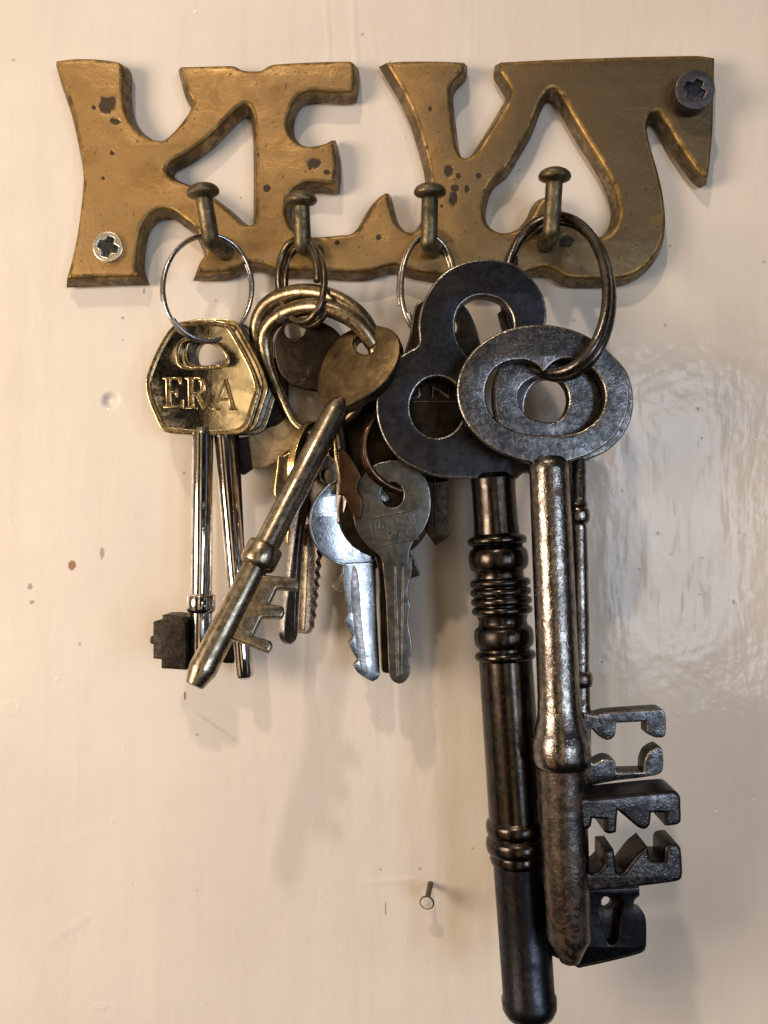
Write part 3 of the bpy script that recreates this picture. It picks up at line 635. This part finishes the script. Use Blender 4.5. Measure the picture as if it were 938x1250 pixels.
b = MB(); b.flat(ph, [(466,680,1),(503,680,1),(503,700),(500,712),(498,724),(501,740),(499,760),(503,785),(503,797),(500,805),(501,820),(496,831),(488,835),(479,831),(475,822),(473,780),(471,730),(468,700)], thick=8, bev=1.3, z0=-.2)
for q in ([(481,690),(484,692),(488,826),(484,826)], [(491,692),(494,690),(493,760),(492,824),(489.5,824)]):
    b.flat(ph, q, thick=2, bev=.7, z0=1.0, mats=(1, 1, 1))
link('blade', b, [M_grey, M_greye, M_grey], kh)
kf = thing('warded_key', 'brown key with embossed letters seen through the dark trefoil head, pointed saw-edged blade below', 'key', (530, 480, 70))
pf = Plane(530, 500, 74, 0, 0)
b = MB(); b.flat(pf, [(512,368),(503,392),(500,410),(494,430),(488,470),(492,540),(512,585),(550,588),(578,560),(592,520),(590,440),(580,395),(560,368)], [ell(548, 398, 11, 12, n=24)], thick=9, bev=2); bw = link('bow', b, [M_brown, M_dkkey, M_brown], kf)
b = MB()
for ch, lu, lw in (('U', 492, 25), ('N', 524, 29), ('I', 562, 20)): letter(b, pf, ch, lu, 470, lw, 17, 2.2, .8, 1.1, nb=2)
b.flat(pf, poly([(498,489.4),(584,489.4),(584,491),(498,491)]), thick=1.6, bev=.4, z0=.8, nb=2)
for i in range(18):
    for sg in (1, -1):
        x = 500+i*4.6; y0, y1 = (493, 511) if sg > 0 else (511, 493)
        q = [(x, y0), (x+.9, y0), (x+18.9, y1), (x+18, y1)]
        if x+19 < 588: b.flat(pf, poly(q), thick=1.2, bev=.3, z0=.55, nb=1, step=60)
link('lettering', b, M_dkkey, bw)
b = MB(); tb = [(519,575,1),(549,575,1)]
for i in range(5): tb += [(548, 590+i*12, 1), (544.5, 594+i*12, 1), (545.5, 598+i*12, 1)]
tb += [(550,653,1),(532,666,1),(521,650,1)]
b.flat(pf, tb, thick=8, bev=1.2); b.flat(pf, [(529,580,1),(532,580,1),(533,658,1),(531,658,1)], thick=2, bev=.8, z0=1.4, mats=(1, 1, 1)); link('blade', b, [M_brown, M_brown, M_brown], kf)

# ---------------------------------------------------------------- big blued-iron trefoil key
grpB = 'big old iron keys on the gunmetal ring'
kj = thing('mortice_key', 'large dark blued-iron key with trefoil head and ringed shank, longest of the three', 'key', (600, 460, 104), grpB)
pj = Plane(600, 460, 104, 0, .02)
JB = [(589,316),(608,317),(630,323),(650,340),(663,360),(668,384),(664,404),(652,424),(690,420),(725,440),(745,475),(748,510),(735,545),(710,568),(672,580),(641,577),(630,585),(612,586),(589,585),(560,584),(533,582),(511,574),(492,564),(477,549),(467,532),(460,508),(460,480),(465,462),(474,448),(484,438),(496,430),(508,423),(512,417),(511,393),(516,370),(526,351),(538,336),(552,326),(570,319)]
JH1 = [(577,363),(592,361),(610,366),(622,378),(627,392),(626,420),(622,450),(614,480),(608,504),(602,508),(596,498),(588,470),(576,443),(563,424),(557,410),(556,392),(562,374)]
JH2 = ell(534, 497, 33, 37, n=44); JH3 = ell(672, 497, 31, 36, n=40)
b = MB(); b.flat(pj, JB, [JH1, JH2, JH3], thick=18, bev=2.4, nb=5, step=3.2); link('bow', b, [M_j, M_jedge, M_jside], kj)
AJ, BJ = (602, 585, 94), (648, 1248, 128)
g = lambda v: 0
b = MB(); pr = [(578, 20), (585, 27), (590, 27), (600, 26.6), (640, 27), (652, 28)]
pr += bead(654, 666, 30, 36, 10) + [(667, 31)] + bead(668, 697, 30, 36.5, 12) + [(699, 29), (705, 29.5)]
for i in range(4): pr += bead(706+i*11.2, 716.5+i*11.2, 32.5, 37, 8)
pr += [(751, 31), (758, 29), (763, 30)] + bead(764, 791, 31, 36.5, 12) + [(792, 31)] + bead(794, 806, 31, 37, 10) + [(808, 32.5)]
b.lathe(AJ, BJ, pr, 56); link('turned_neck', b, M_jbar, kj)
b = MB(); b.lathe(AJ, BJ, [(806, 32.5), (900, 33), (1000, 33.5)], 56); link('shank', b, M_jbar, kj)
b = MB(); b.lathe(AJ, BJ, [(997, 33)] + bead(999, 1018, 34, 38, 10) + bead(1019, 1040, 34.5, 39.5, 10) + [(1046, 36), (1052, 34)], 56); link('collar', b, M_jbar, kj)
b = MB(); b.lathe(AJ, BJ, [(1048, 32.5), (1060, 32), (1214, 31.5), (1218, 33.5), (1230, 33), (1238, 29), (1242, 22)], 56); link('barrel', b, M_j, kj)
pjb = Plane(730, 1130, 134, 0, 0)
JBT = [(640,1085,1),(722,1086,1),(781,1083,1),(781,1092,1),(775,1097),(775,1108),(784,1112),(789,1122),(789,1154),(784,1161),(752,1170),(707,1180,1),(690,1172,1),(640,1150,1)]
b = MB(); b.flat(pjb, JBT, [[(737,1096),(748,1092),(757,1096),(762,1106),(757,1120),(756,1138),(753,1152),(744,1153),(740,1144),(734,1128),(731,1112)]], thick=13, bev=1.5, nb=3)
b.flat(Plane(730, 1130, 120.5, 0, 0), [(x, y+2, *k) for x, y, *k in JBT], [[(735,1096),(742,1095),(747,1099),(746,1106),(741,1110),(736,1109)]], thick=9, bev=.6, nb=2, mats=(1, 1, 2)); link('bit', b, [M_j, M_jside, M_jside], kj)

# ---------------------------------------------------------------- slimmer iron key behind
kl = thing('mortice_key', 'slimmer iron key with beaded shank half hidden behind the big front key', 'key', (688, 487, 124), grpB)
pl_ = Plane(688, 487, 126, -.03, .01)
b = MB(); b.flat(pl_, [(650,416),(690,412),(735,424),(765,452),(774,486),(768,520),(745,548),(712,562),(676,558),(640,546),(614,528),(604,500),(604,468),(616,438)], [[(664,459),(680,461),(692,474),(695,490),(690,505),(680,514),(662,514),(645,508),(635,494),(634,478),(645,465)]], thick=15, bev=2.6, nb=5); link('bow', b, [M_k, M_kedge, M_kside], kl)
AL, BL = (705, 560, 118), (711, 985, 132)
b = MB(); b.lathe(AL, BL, [(556, 9), (560, 10.5), (612, 10.5), (617, 12)] + bead(619, 639, 11, 14.5, 12) + [(641, 10), (648, 11), (760, 11.5), (815, 11)] + bead(819, 839, 11, 15, 12) + [(842, 11.5), (960, 12), (985, 11)], 40); link('shank', b, M_kbar, kl)
pk = Plane(765, 910, 142, 0, 0)
b = MB(); b.flat(pk, [(712,870,1),(727,873),(741,870),(799,866),(809,866),(813,872),(813,898),(802,901),(790,896,1),(790,881,1),(753,883,1),(751,899),(742,904),(730,898),(722,890),(722,930),(740,926),(751,929),(754,943,1),(786,942,1),(787,930),(793,918),(808,913),(809,942),(789,949),(750,954),(712,962,1)], thick=21, bev=2, nb=4); link('bit', b, [M_k, M_kedge, M_kside], kl)

# ---------------------------------------------------------------- big pitted steel key in front
kk = thing('mortice_key', 'large pitted steel key with an oval head and thick stem, frontmost on the right', 'key', (663, 482, 150), grpB)
pk = Plane(663, 482, 148, 0, .02)
KB = ell(663.5, 481, 106, 85, rot=6, n=72)
KHo = [(664,455,1),(656,446),(640,440),(620,442),(603,452),(594,470),(594,490),(602,508),(618,521),(645,530),(680,531),(708,526),(728,513),(738,494),(738,473),(728,455),(710,442),(690,438),(675,444)]
b = MB(); b.flat(pk, KB, [KHo], thick=16, bev=2.6, nb=5); link('bow', b, [M_k, M_kedge, M_kside], kk)
AK, BK = (670, 560, 142), (696, 1172, 176)
b = MB(); pr = [(558, 16), (563, 22), (568, 24.5), (575, 24.2), (640, 24.6), (760, 25.2), (850, 25.5), (875, 27), (893, 31), (903, 35), (910, 35.5), (922, 36), (931, 35), (935, 32.5), (937, 30)]
b.lathe(AK, BK, pr, 56); link('stem', b, M_kbar, kk)
b = MB(); b.lathe(AK, BK, [(934, 29.4), (942, 29), (1040, 28), (1143, 26.5), (1148, 25), (1156, 20), (1166, 15), (1173, 12), (1175, 9)], 56); link('barrel', b, M_kbar2, kk)
pb = Plane(775, 1020, 184, 0, 0)
U = [(700,973,1),(724,975,1),(780,969),(813,966),(824,966),(831,972),(832,985),(832,1004),(826,1008),(813,1009,1),(813,993,1),(796,993,1),(794,1008),(788,1013),(780,1011),(755,990,1),(753,1017,1),(744,1019),(739,1017,1),(739,1001,1),(724,1000,1),(720,1012),(700,1012,1)]
Lw = [(700,1060,1),(720,1066),(729,1066),(738,1058,1),(738,1039,1),(750,1038,1),(754,1066,1),(762,1066,1),(778,1045),(791,1034,1),(795,1051,1),(812,1052,1),(814,1034),(828,1031),(832,1036),(834,1068),(830,1076),(781,1083),(749,1086),(722,1089,1),(700,1090,1)]
b = MB(); b.flat(pb, U, thick=38, bev=3, nb=4); b.flat(pb, Lw, thick=38, bev=3, nb=4)
link('bit', b, [M_k, M_kside, M_kside], kk)
for o in C.objects:
    if '_o' in o: del o['_o']
